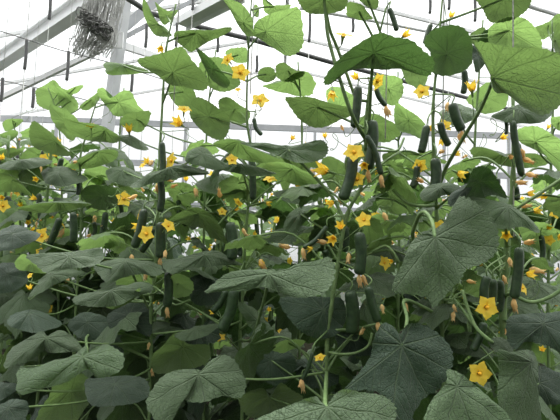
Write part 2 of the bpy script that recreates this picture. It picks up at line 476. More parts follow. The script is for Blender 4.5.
Lf('U', 1.1, (541, 146), [(517,130),(535,126),(550,133),(565,145),(572,165),(560,172),(548,158),(535,150),(520,142)], 'y', k=.6)
Lf('U', 1.3, (507, 160), [(475,147),(490,149),(510,158),(530,153),(548,158),(548,164),(530,168),(512,167),(500,165),(480,160),(470,152)], 'm', k=.9)
Lf('U', 1.2, (560, 124), [(551,118),(568,118),(570,131),(556,129)], 'y')
Lf('U', 1.4, (488, 100), [(468,98),(490,82),(505,90),(507,105),(488,114),(474,108)], 'y')
Lf('U', 1.35, (372, 128), [(358,120),(372,114),(392,122),(400,136),(386,142),(368,138)], 'm')
Lf('T', 1.2, (455, 116), [(440,112),(455,104),(470,108),(478,116),(462,124),(446,124)], 'o')
Lf('U', 1.4, (415, 70), [(400,60),(416,56),(428,70),(424,86),(408,84)], 'y')
Lf('U', 1.5, (340, 108), [(325,92),(340,88),(356,98),(352,114),(336,118)], 'y')
# --- upper left
Lf('T', 1.35, (124, 69), [(104,66),(108,62),(125,64),(142,68),(148,72),(132,74),(110,75)], 'y', k=.8, pl=0)
Lf('U', 1.9, (55, 96), [(36,90),(45,85),(54,80),(62,88),(73,92),(70,98),(62,105),(50,110),(38,105),(36,97)], 'y', k=.5)
Lf('U', 1.85, (68, 102), [(57,88),(68,94),(76,99),(78,108),(70,113),(61,106)], 'y', k=.5)
Lf('U', 1.85, (75, 89), [(66,91),(80,85),(83,87),(75,94)], 'y')
Lf('U', 1.8, (90, 101), [(79,107),(90,98),(101,91),(98,102),(88,110)], 'y')
Lf('U', 1.6, (117, 104), [(97,90),(104,88),(110,98),(122,91),(131,92),(138,105),(146,114),(130,116),(115,116),(108,108),(100,98)], 'y', k=.5)
Lf('U', 1.65, (64, 122), [(50,105),(62,108),(75,117),(80,130),(72,140),(61,132),(52,120)], 'y')
Lf('U', 1.4, (102, 135), [(64,118),(80,122),(95,124),(110,130),(121,138),(115,143),(104,142),(90,141),(75,136),(67,128)], 'm', k=.8)
Lf('U', 1.5, (53, 144), [(33,121),(45,128),(55,136),(65,148),(72,155),(60,156),(45,152),(33,146),(29,134)], 'm', k=.5)
Lf('U', 1.5, (96, 159), [(68,168),(80,158),(95,152),(110,149),(118,152),(115,160),(100,166),(85,169)], 'm')
Lf('U', 1.5, (101, 197), [(81,193),(90,185),(110,187),(120,192),(118,203),(108,210),(92,208),(85,201)], 'o', k=.5)
Lf('U', 1.4, (136, 122), [(120,120),(130,113),(150,112),(147,125),(140,132),(125,128)], 'm')
Lf('T', 1.4, (131, 142), [(116,137),(130,135),(145,144),(148,150),(134,148)], 'o')
Lf('U', 2.0, (13, 124), [(3,122),(10,119),(23,120),(15,128),(5,131)], 'y')
Lf('U', 1.95, (8, 140), [(-3,136),(14,130),(18,135),(3,146),(-3,146)], 'y')
Lf('U', 1.9, (8, 156), [(-3,153),(10,148),(22,151),(12,158),(-3,164)], 'm')
Lf('U', 1.5, (11, 183), [(-6,172),(10,175),(22,184),(32,196),(20,192),(-6,191)], 'm')
Lf('T', 1.5, (22, 165), [(-3,166),(20,160),(42,158),(52,161),(40,167),(12,170)], 'o')
Lf('U', 1.3, (55, 208), [(18,208),(45,203),(75,203),(90,205),(70,210),(40,213)], 'm')
Lf('T', 1.1, (14, 237), [(-6,236),(14,225),(30,230),(40,235),(26,245),(-6,252)], 'd')
Lf('T', 1.5, (60, 178), [(42,172),(58,166),(78,172),(86,180),(66,186),(48,184)], 'o')
Lf('U', 1.7, (100, 178), [(84,170),(100,166),(116,172),(112,184),(94,182)], 'y')
Lf('T', 1.35, (125, 176), [(106,172),(122,166),(142,176),(148,184),(128,186),(112,182)], 'o')
# --- middle
Lf('U', 1.05, (238, 150), [(213,144),(225,139),(240,141),(250,147),(272,156),(282,160),(262,163),(240,159),(225,151)], 'm', nopet=True)
Lf('T', 1.0, (288, 152), [(240,143),(262,143),(290,146),(318,140),(326,143),(328,152),(320,160),(300,163),(280,157),(262,150)], 'o', k=1.0, pet=[(312,174,1.0),(333,198,1.0)], pl=2, b=.08)
Lf('T', 1.1, (204, 158), [(186,162),(188,152),(198,147),(206,148),(216,158),(229,166),(215,170),(200,166)], 'o')
Lf('T', 1.1, (240, 170), [(212,167),(230,162),(242,167),(262,170),(277,174),(255,176),(235,173)], 'o')
Lf('T', 1.1, (170, 175), [(130,186),(145,178),(165,170),(185,167),(202,169),(209,174),(190,176),(170,180),(150,184),(138,188)], 'o')
Lf('U', 1.2, (292, 173), [(263,165),(283,162),(305,171),(323,181),(312,187),(290,183),(275,177)], 'y', k=.9)
Lf('T', 1.2, (303, 195), [(273,193),(290,189),(310,187),(327,187),(325,197),(312,203),(295,204),(282,200)], 'o')
Lf('T', 1.08, (300, 217), [(283,229),(288,215),(300,207),(316,205),(321,207),(312,215),(303,224),(295,233),(287,232)], 'o')
Lf('U', 1.1, (327, 211), [(318,207),(330,204),(337,211),(327,221),(318,215)], 'y')
Lf('T', 1.2, (294, 236), [(260,236),(275,230),(300,227),(322,227),(331,232),(320,240),(300,246),(285,244),(268,241)], 'o')
Lf('U', 1.2, (198, 218), [(168,222),(180,212),(195,207),(208,212),(220,225),(228,246),(221,241),(210,237),(204,229),(190,226),(178,223)], 'm', k=.6)
Lf('T', 1.3, (145, 210), [(128,206),(145,200),(165,208),(170,216),(150,220),(134,216)], 'o')
Lf('T', 1.4, (220, 180), [(196,184),(212,176),(236,180),(252,188),(230,194),(206,192)], 'o')
Lf('U', 1.4, (180, 193), [(166,188),(180,182),(198,190),(196,202),(178,202)], 'm')
Lf('U', 1.3, (335, 175), [(322,160),(336,158),(350,172),(348,190),(332,190),(322,176)], 'm')
Lf('U', 1.3, (392, 200), [(376,190),(392,186),(410,196),(412,210),(394,214),(378,206)], 'm')
Lf('U', 1.3, (388, 225), [(370,218),(388,214),(408,222),(410,236),(390,240),(374,232)], 'y')
# --- right
Lf('T', .74, (434, 240), [(458,198),(466,197),(478,204),(490,215),(497,228),(499,241),(495,254),(482,264),(467,269),(461,279),(448,293),(434,307),(430,302),(425,297),(408,294),(393,292),(394,280),(402,264),(409,246),(418,236),(430,232),(444,222),(453,212)], 'o', k=.45, kx=-.15, pet=[(432,222,.76),(424,212,.8),(417,220,.86),(414,240,.92)], pl=3, b=.1)
Lf('U', .84, (483, 184), [(460,197),(467,184),(472,171),(480,166),(491,170),(500,184),(507,198),(492,195),(476,201)], 'd', k=.5, nopet=True)
Lf('T', .82, (505, 212), [(468,197),(485,199),(505,203),(525,214),(539,229),(537,233),(522,227),(500,229),(490,221),(480,209)], 'o', k=.9, pet=[(506,226,.86)], pl=4)
Lf('T', .86, (438, 191), [(420,194),(430,185),(450,183),(463,189),(458,197),(445,195),(435,200),(424,201)], 'o', k=.9)
Lf('T', .85, (463, 192), [(447,199),(457,189),(472,182),(468,194),(452,206)], 'd', k=.7)
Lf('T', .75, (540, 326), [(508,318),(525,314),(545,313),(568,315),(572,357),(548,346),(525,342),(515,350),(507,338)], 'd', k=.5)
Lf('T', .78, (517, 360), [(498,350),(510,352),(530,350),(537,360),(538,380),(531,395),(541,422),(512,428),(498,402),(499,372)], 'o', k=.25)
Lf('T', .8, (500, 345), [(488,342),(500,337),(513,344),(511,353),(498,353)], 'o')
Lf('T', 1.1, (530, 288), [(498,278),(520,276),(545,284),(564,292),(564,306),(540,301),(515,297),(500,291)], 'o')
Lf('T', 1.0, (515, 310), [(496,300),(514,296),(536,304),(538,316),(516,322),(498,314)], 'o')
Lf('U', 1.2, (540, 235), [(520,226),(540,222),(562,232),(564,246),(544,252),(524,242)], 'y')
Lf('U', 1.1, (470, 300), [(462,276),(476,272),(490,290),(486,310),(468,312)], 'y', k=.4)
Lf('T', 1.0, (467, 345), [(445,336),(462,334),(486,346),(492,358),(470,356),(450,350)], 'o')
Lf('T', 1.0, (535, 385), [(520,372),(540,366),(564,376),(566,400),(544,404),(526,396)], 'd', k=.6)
# --- lower right and bottom
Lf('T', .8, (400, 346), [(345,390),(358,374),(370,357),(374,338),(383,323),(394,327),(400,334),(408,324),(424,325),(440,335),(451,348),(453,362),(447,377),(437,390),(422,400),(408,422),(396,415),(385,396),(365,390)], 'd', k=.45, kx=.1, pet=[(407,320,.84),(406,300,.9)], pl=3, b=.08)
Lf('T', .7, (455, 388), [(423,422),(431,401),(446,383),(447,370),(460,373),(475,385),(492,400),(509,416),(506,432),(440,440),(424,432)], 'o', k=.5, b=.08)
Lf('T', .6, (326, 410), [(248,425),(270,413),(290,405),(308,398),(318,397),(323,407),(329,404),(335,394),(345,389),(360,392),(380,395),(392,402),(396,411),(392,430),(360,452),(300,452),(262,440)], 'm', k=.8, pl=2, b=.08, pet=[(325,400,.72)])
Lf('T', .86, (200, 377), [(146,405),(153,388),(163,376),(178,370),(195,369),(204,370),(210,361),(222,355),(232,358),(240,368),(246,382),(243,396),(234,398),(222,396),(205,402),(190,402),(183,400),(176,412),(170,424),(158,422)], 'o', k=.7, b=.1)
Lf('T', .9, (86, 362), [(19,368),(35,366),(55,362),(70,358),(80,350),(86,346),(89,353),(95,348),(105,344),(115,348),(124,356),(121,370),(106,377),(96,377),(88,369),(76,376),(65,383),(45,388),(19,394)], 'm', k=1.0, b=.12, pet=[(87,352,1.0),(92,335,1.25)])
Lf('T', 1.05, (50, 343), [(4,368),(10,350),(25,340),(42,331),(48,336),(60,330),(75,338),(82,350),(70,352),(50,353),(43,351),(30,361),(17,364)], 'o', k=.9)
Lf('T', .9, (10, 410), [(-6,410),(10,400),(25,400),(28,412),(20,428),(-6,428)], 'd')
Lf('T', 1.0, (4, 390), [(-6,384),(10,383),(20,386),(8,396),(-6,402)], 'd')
Lf('T', 1.0, (112, 297), [(73,298),(85,293),(105,292),(125,287),(138,282),(151,284),(152,291),(135,297),(120,305),(105,307),(85,306),(75,304)], 'o', k=1.1)
Lf('U', 1.03, (124, 300), [(106,304),(118,300),(130,293),(141,288),(133,300),(118,308),(108,308)], 'y', nopet=True)
Lf('T', 1.15, (52, 279), [(29,296),(42,278),(58,268),(82,273),(60,282),(40,293)], 'o')
Lf('T', 1.1, (10, 276), [(-6,268),(14,262),(26,270),(27,281),(15,291),(-6,291)], 'd')
Lf('T', .95, (70, 260), [(26,256),(45,253),(70,252),(90,249),(101,248),(104,257),(96,265),(78,268),(60,270),(46,273),(36,265)], 'o', k=1.2, b=.1)
Lf('U', .97, (28, 264), [(15,263),(22,254),(30,258),(40,266),(47,273),(32,272),(18,269)], 'y', k=.5, nopet=True)
Lf('T', 1.08, (128, 267), [(94,266),(110,260),(125,258),(140,260),(158,264),(167,270),(155,276),(140,274),(122,278),(108,283),(100,276)], 'o', k=1.1)
Lf('T', 1.1, (205, 260), [(163,262),(180,258),(200,252),(218,251),(230,258),(243,265),(225,265),(205,267),(187,269),(174,274),(165,270)], 'o', k=1.2)
Lf('T', .85, (270, 279), [(205,293),(214,283),(228,273),(245,270),(270,269),(300,268),(318,261),(329,257),(335,268),(333,282),(325,292),(310,297),(290,297),(275,291),(262,287),(245,291),(225,291)], 'o', k=1.0, b=.1, pet=[(264,300,.92),(252,338,1.1)], pl=1)
Lf('T', 1.0, (322, 312), [(279,300),(300,296),(325,297),(342,299),(346,318),(337,334),(322,339),(305,334),(291,321)], 'd', k=.5)
Lf('T', 1.1, (196, 333), [(175,335),(195,328),(217,324),(210,334),(192,340),(180,340)], 'o')
Lf('U', 1.12, (180, 352), [(171,336),(178,333),(188,344),(208,345),(209,360),(198,367),(180,371),(155,373),(152,356),(163,346)], 'y', k=.4)
Lf('T', 1.2, (130, 318), [(107,316),(125,305),(140,298),(151,308),(151,335),(140,333),(126,326),(114,334)], 'd')
Lf('T', 1.0, (115, 390), [(85,381),(100,378),(130,376),(146,380),(149,395),(135,403),(110,406),(90,404)], 'd')
Lf('U', 1.1, (68, 398), [(60,380),(85,376),(89,400),(72,422),(38,422),(48,397)], 'm')
Lf('U', 1.0, (270, 402), [(241,396),(262,388),(270,397),(280,383),(292,390),(303,398),(296,413),(255,418),(242,409)], 'm', k=.4)
Lf('T', 1.1, (272, 362), [(247,349),(260,342),(275,345),(290,352),(296,362),(291,376),(280,386),(265,381),(252,366)], 'd')
Lf('U', 1.05, (288, 346), [(271,349),(285,340),(304,341),(300,347),(290,350),(282,353)], 'y')
Lf('T', 1.15, (258, 322), [(238,303),(255,309),(266,320),(277,340),(268,343),(254,331),(244,319)], 'o')
Lf('T', 1.0, (372, 284), [(338,291),(355,280),(380,273),(400,278),(406,286),(395,295),(380,298),(360,292)], 'o')
Lf('T', 1.1, (388, 252), [(364,246),(385,244),(410,251),(409,262),(390,259),(370,254)], 'o')
Lf('T', 1.1, (352, 340), [(336,330),(352,326),(372,336),(376,352),(356,356),(340,350)], 'd')
Lf('T', 1.1, (312, 372), [(296,362),(314,358),(334,368),(338,384),(316,388),(298,380)], 'd')
Lf('U', 1.1, (178, 285), [(170,278),(182,274),(194,284),(190,294),(178,298),(170,292)], 'y', k=.4)
Lf('T', 1.2, (205, 290), [(188,280),(206,274),(224,284),(222,300),(204,306),(190,298)], 'd')
Lf('T', 1.25, (30, 320), [(8,318),(28,310),(52,316),(60,326),(36,332),(14,328)], 'd')
Lf('T', 1.25, (90, 325), [(70,320),(88,312),(108,320),(106,336),(86,340),(72,332)], 'd')

# --- stems and stalks that cross the picture
def side(pl, pts, name='side_shoot', r=.0032):
    q = PLANTS[pl]; base = q.o.location
    p3 = catmull([P(*x) for x in pts], 6)
    e = min(q.pts, key=lambda a: (a - p3[-1]).length)
    p3.append(e)
    v, f = tube([p - base for p in p3], r, 6)
    return obj(name, mesh(name, v, f, M_STEM), q.o)
side(4, [(566,176,.86),(545,190,.87),(525,203,.88),(512,212,.9)])
side(4, [(572,282,.84),(550,297,.85),(530,302,.86),(510,294,.88),(503,300,.92)], r=.0038)
side(3, [(462,290,.86),(470,315,.84),(478,330,.82),(492,342,.8),(478,330,.86),(455,300,.95)], r=.0034)
side(3, [(393,190,1.0),(408,203,.97),(425,206,.95),(437,205,.96)], r=.0036)
side(2, [(372,252,.98),(385,246,.97),(393,252,.96),(398,262,.96),(386,250,.99),(345,262,1.0)], r=.003)
side(2, [(382,324,.95),(372,325,.96),(355,329,.97),(331,330,.98)], r=.0032)
side(2, [(372,333,.95),(368,346,.95),(355,353,.96),(338,354,.97),(328,352,.98)], r=.003)
side(2, [(404,138,1.02),(398,150,1.0),(388,151,1.0),(370,150,.98)], r=.0028)
side(0, [(190,300,1.1),(175,305,1.12),(165,295,1.14),(156,288,1.17)], r=.003)
side(1, [(228,330,1.15),(210,318,1.15),(190,306,1.16),(176,300,1.17),(228,326,1.2)], r=.003)
side(0, [(133,275,1.1),(140,290,1.12),(148,308,1.16)], r=.003)
side(1, [(218,225,1.2),(228,214,1.22),(245,200,1.25)], r=.0026)
side(2, [(325,5,.92),(330,30,.93),(338,50,.95),(356,100,.97)], r=.0035)

# ------------------------------------------------------------------ cucumbers
def cuc_geo(pts, w, seg=12, n=22, seed=0):
    pp = catmull(pts, 8); m = len(pp)
    q = []
    for i in range(n):
        x = i * (m - 1) / (n - 1); k0 = min(int(x), m - 2); q.append(pp[k0].lerp(pp[k0 + 1], x - k0))
    rr = []
    for i in range(n):
        t = i / (n - 1)
        e = min(1, (1 - (1 - min(t / .16, 1)) ** 2) ** .5 * .85 + .12) if t < .16 else 1
        e2 = (1 - (1 - min((1 - t) / .12, 1)) ** 2) ** .5 if t > .88 else 1
        rr.append(w * max(.16, e * max(.22, e2)) * (1 + .02 * sin(5 * t + seed)))
    v, f = tube(q, rr, seg)
    for i in range(1, n - 1):                       # ridges and warts
        for k in range(seg):
            j = i * seg + k
            d = v[j] - q[i]
            v[j] = q[i] + d * (1 + .03 * cos(5 * 2 * pi * k / seg) + (.035 if (3 * k + 2 * i) % 7 == 0 else 0))
    return v, f
def Cu(pts, w, D, wf=False, pl=None):
    p3 = [P(x[0], x[1], x[2] if len(x) > 2 else D) for x in pts]
    if len(p3) == 2: p3.insert(1, (p3[0] + p3[1]) / 2 + Vector((.003, .004, 0)))
    q = PLANTS[pl] if pl is not None else nearest(p3[0])[2]
    base = q.o.location
    v, f = cuc_geo(p3, w * D / F / 2 * .86, seed=pts[0][0])
    o = obj('cucumber', mesh('cucumber', [a - base for a in v], f, M_CUC), q.o)
    st = attach_tube('fruit_stalk', p3[0], q, [p3[0] + Vector((.004, .004, .018))], o, .0016, drop=-.02)
    if wf:
        obj('withered_flower', WIT, o, Matrix.Translation(p3[-1] - base) @ Matrix.Rotation(pi, 4, 'X') @ Matrix.Diagonal((.022, .022, .024, 1)))
def flower_geo(kind, seed):
    rg = random.Random(seed); V, Fc, fm = [], [], []
    if kind == 'open':
        for k in range(5):
            a = 2 * pi * k / 5; o = len(V); nl, nw = 6, 5
            for i in range(nl):
                t = i / (nl - 1)
                w = .012 + .215 * sin(pi * (t * .80 + .12)) * (1 - t ** 3) ** .8
                for j in range(nw):
                    s = (j / (nw - 1) - .5) * 2
                    x = w * s; y = .08 + .46 * t; z = .16 * t ** .7 - .10 * t * t + .05 * abs(s) * (1 - t) + .03 * sin(8 * t + 3 * s + k)
                    V.append(Vector((x * cos(a) - y * sin(a), x * sin(a) + y * cos(a), z)))
            for i in range(nl - 1):
                for j in range(nw - 1):
                    b = o + i * nw + j; Fc.append((b, b + 1, b + nw + 1, b + nw)); fm.append(0)
        v, f = tube([Vector((0, 0, -.16)), Vector((0, 0, -.08)), Vector((0, 0, 0)), Vector((0, 0, .06))], [.04, .08, .11, .13], 10)
        o = len(V); V += v; Fc += [tuple(i + o for i in q) for q in f[:-1]]; fm += [0] * (len(f) - 1)
        v, f = tube([Vector((0, 0, 0)), Vector((0, 0, .05)), Vector((0, 0, .12)), Vector((0, 0, .15))], [.06, .08, .07, .02], 8)
        o = len(V); V += v; Fc += [tuple(i + o for i in q) for q in f]; fm += [1] * len(f)
        return mesh('flower', V, Fc, None, mats=[M_FLW, M_CEN], fm=fm)
    if kind == 'half':                              # a cup of upright petals
        for k in range(5):
            a = 2 * pi * k / 5; o = len(V); nl, nw = 6, 4
            for i in range(nl):
                t = i / (nl - 1)
                w = .015 + .19 * sin(pi * (t * .78 + .14)) * (1 - t ** 3)
                rad = .08 + .14 * t + .20 * t * t
                for j in range(nw):
                    s = (j / (nw - 1) - .5) * 2
                    x = w * s; y = rad - .03 * abs(s); z = .62 * t + .02 * sin(5 * s + k)
                    V.append(Vector((x * cos(a) - y * sin(a), x * sin(a) + y * cos(a), z - .1)))
            for i in range(nl - 1):
                for j in range(nw - 1):
                    b = o + i * nw + j; Fc.append((b, b + 1, b + nw + 1, b + nw)); fm.append(0)
        v, f = tube([Vector((0, 0, -.2)), Vector((0, 0, -.1)), Vector((0, 0, 0)), Vector((0, 0, .1))], [.04, .09, .11, .13], 10)
        o = len(V); V += v; Fc += [tuple(i + o for i in q) for q in f]; fm += [1] * len(f)
        return mesh('flower', V, Fc, None, mats=[M_FLW, M_CEN], fm=fm)
    # withered: crumpled closed bell
    n, seg = 9, 10
    for i in range(n):
        t = i / (n - 1)
        r_ = .09 + .13 * sin(pi * min(1, t * 1.3)) + .16 * max(0, t - .55)
        for k in range(seg):
            a = 2 * pi * k / seg
            rr = r_ * (1 + (.12 + .5 * t) * sin(5 * a + 2 * t + seed) + .3 * noise.noise(Vector((cos(a) * 2, sin(a) * 2, t * 4 + seed))))
            V.append(Vector((rr * cos(a) + .16 * t * t, rr * sin(a), t * (1 + (.22 * sin(5 * a + 2 + seed) if i == n - 1 else 0)))))
    for i in range(n - 1):
        for k in range(seg): Fc.append((i * seg + k, i * seg + (k + 1) % seg, (i + 1) * seg + (k + 1) % seg, (i + 1) * seg + k))
    Fc.append(tuple(range(seg))[::-1]); Fc.append(tuple((n - 1) * seg + k for k in range(seg)))
    return mesh('withered_flower', V, Fc, M_WIT)
OPEN = [flower_geo('open', i) for i in range(2)]
HALF = flower_geo('half', 3)
WITS = [flower_geo('w', i * 1.7) for i in range(3)]; WIT = WITS[0]
v, f = tube([Vector((0, 0, -.45)), Vector((0, 0, -.25)), Vector((0, 0, -.12)), Vector((0, 0, -.02))], [.05, .07, .09, .15], 8)
CALYX = mesh('calyx', v, f, M_STEM)

def frame(z, roll=0):
    z = z.normalized(); x = z.cross(Vector((.12, .3, 1)))
    if x.length < .1: x = Vector((1, 0, 0))
    x.normalize(); y = z.cross(x)
    return Matrix((x, y, z)).transposed().to_4x4() @ Matrix.Rotation(roll, 4, 'Z')
FS = 0
def Fl(u, v, s, D=1.0, kind='o', aim=None, pl=None, roll=None):
    """s: width in pixels; kind o open, h half open, w withered"""
    global FS; FS += 1; rg = random.Random(FS * 13)
    p = P(u, v, D); q = PLANTS[pl] if pl is not None else nearest(p)[2]
    base = q.o.location
    if aim is None:
        if kind == 'w': z = Vector((rg.uniform(-.5, .5), rg.uniform(-.5, .2), -1 if rg.random() < .75 else .6))
        else: z = Vector((rg.uniform(-.7, .7), -1, rg.uniform(-.2, .9)))
    else: z = RX * aim[0] + UP * aim[1] - FW * aim[2]
    m = frame(z, rg.random() * 6 if roll is None else roll)
    size = s * D / F
    me = {'o': OPEN[FS % 2], 'h': HALF, 'w': WITS[FS % 3]}[kind]
    nm = 'withered_flower' if kind == 'w' else 'flower'
    off = m @ Vector((0, 0, -.5 * size)) if kind == 'w' else Vector((0, 0, 0))
    o = obj(nm, me, q.o, Matrix.Translation(p + off - base) @ m @ Matrix.Diagonal((size, size, size, 1)))
    if kind != 'w':
        obj('calyx', CALYX, o, Matrix.Identity(4))
    zz = z.normalized()
    a = p - zz * size * (.45 if kind != 'w' else .5)
    i = min(range(len(q.pts)), key=lambda j: (q.pts[j] - a).length)
    e = q.pts[i]
    if (e - a).length > .006:
        pts = catmull([a, a - zz * min(.02, (e - a).length * .3) , e], 5)
        vv, ff = tube([x - base for x in pts], .0011, 5)
        # the stalk is stored in the plant's frame
        so = obj('flower_stalk', mesh('flower_stalk', vv, ff, M_STEM), q.o)

# cucumbers: outline ends, width in pixels, distance
for a in [
    ([(358,86),(357,105),(354,128)], 10, .95, 0, 2), ([(372,120),(373,142),(368,170)], 12, .95, 1, 2),
    ([(366,135),(375,152),(381,175)], 7, .93, 1, 2), ([(353,156),(350,178),(342,200)], 13, .93, 0, 2),
    ([(376,88),(379,97),(386,106)], 6, .96, 1, 2), ([(435,158),(436,178),(432,196)], 12, .94, 0, 3),
    ([(440,122),(443,134),(449,146)], 8, .95, 0, 3), ([(427,125),(424,140),(421,153)], 9, .95, 0, 3),
    ([(452,103),(456,118),(462,131)], 11, .92, 1, 3), ([(417,166),(416,178),(412,188)], 8, .98, 0, 3),
    ([(464,70),(465,82),(463,94)], 7, 1.0, 0, 3), ([(389,8),(393,18),(397,31)], 6, .97, 0, 2),
    ([(425,44),(427,36),(431,24)], 6, 1.0, 0, 3),
    ([(513,120),(514,135),(517,152),(522,177)], 8, .88, 0, 4), ([(506,120),(506,134)], 4, .9, 0, 4),
    ([(162,142),(163,158),(163,172)], 7, 1.12, 0, 0), ([(160,178),(162,195),(160,212)], 8, 1.14, 0, 0),
    ([(144,209),(141,228),(134,248)], 10, 1.12, 0, 0), ([(152,228),(149,240),(141,252)], 8, 1.14, 0, 0),
    ([(160,222),(161,240),(160,258)], 11, 1.12, 1, 0), ([(168,272),(169,290),(167,307)], 10, 1.1, 1, 0),
    ([(73,212),(74,228),(73,243)], 8, 1.4, 0, 5), ([(77,178),(78,195)], 5, 1.5, 0, 5), ([(62,158),(60,168),(64,180)], 6, 1.6, 0, 5),
    ([(60,218),(55,232),(49,245)], 8, 1.5, 0, 5), ([(106,212),(104,226),(101,242)], 7, 1.5, 0, 8),
    ([(94,222),(94,236)], 5, 1.6, 0, 8), ([(120,203),(121,218)], 5, 1.6, 0, 8), ([(122,235),(124,245)], 5, 1.6, 0, 8),
    ([(252,158),(253,180),(253,200)], 8, 1.15, 0, 1), ([(254,118),(256,128),(262,135)], 5, 1.2, 0, 1),
    ([(230,222),(233,240),(232,260)], 12, 1.1, 0, 1), ([(234,288),(231,310),(221,331)], 13, 1.05, 0, 1),
    ([(226,290),(221,302),(212,312)], 8, 1.08, 0, 1), ([(205,75),(202,88)], 5, 1.3, 0, 9), ([(256,250),(253,238),(248,250)], 5, 1.3, 0, 1),
    ([(359,232),(361,252),(359,275)], 13, .92, 1, 2), ([(368,286),(372,304),(378,322)], 10, .9, 1, 2),
    ([(350,290),(353,312),(352,334)], 15, .96, 0, 2), ([(345,226),(346,240),(344,252)], 8, 1.0, 0, 2),
    ([(327,226),(316,240),(303,248)], 6, .95, 1, 2), ([(325,250),(328,262)], 7, 1.0, 0, 2),
    ([(519,247),(518,272),(514,299)], 11, .84, 1, 4), ([(487,276),(484,288),(484,301)], 10, .86, 0, 4), ([(493,279),(493,292),(491,305)], 9, .88, 0, 4),
    ([(500,280),(501,296),(499,312)], 8, .9, 0, 4), ([(484,322),(480,336),(473,351)], 9, .84, 0, 4),
    ([(541,235),(543,250),(541,262)], 6, 1.2, 0, 13), ([(534,280),(535,296)], 5, 1.1, 0, 13),
    ([(313,352),(308,368),(302,380)], 4.5, .92, 1, 2), ([(178,200),(179,214)], 6, 1.3, 0, 9), ([(186,212),(184,226)], 6, 1.3, 0, 9),
    ([(300,175),(302,188)], 5, 1.3, 0, 10), ([(238,245),(240,256)], 6, 1.2, 0, 1), ([(28,208),(27,220)], 6, 1.7, 0, 7),
    ([(497,178),(496,192)], 7, 1.0, 0, 4), ([(515,186),(517,200)], 7, .95, 0, 4),
]:
    Cu(a[0], a[1], a[2], bool(a[3]), a[4])

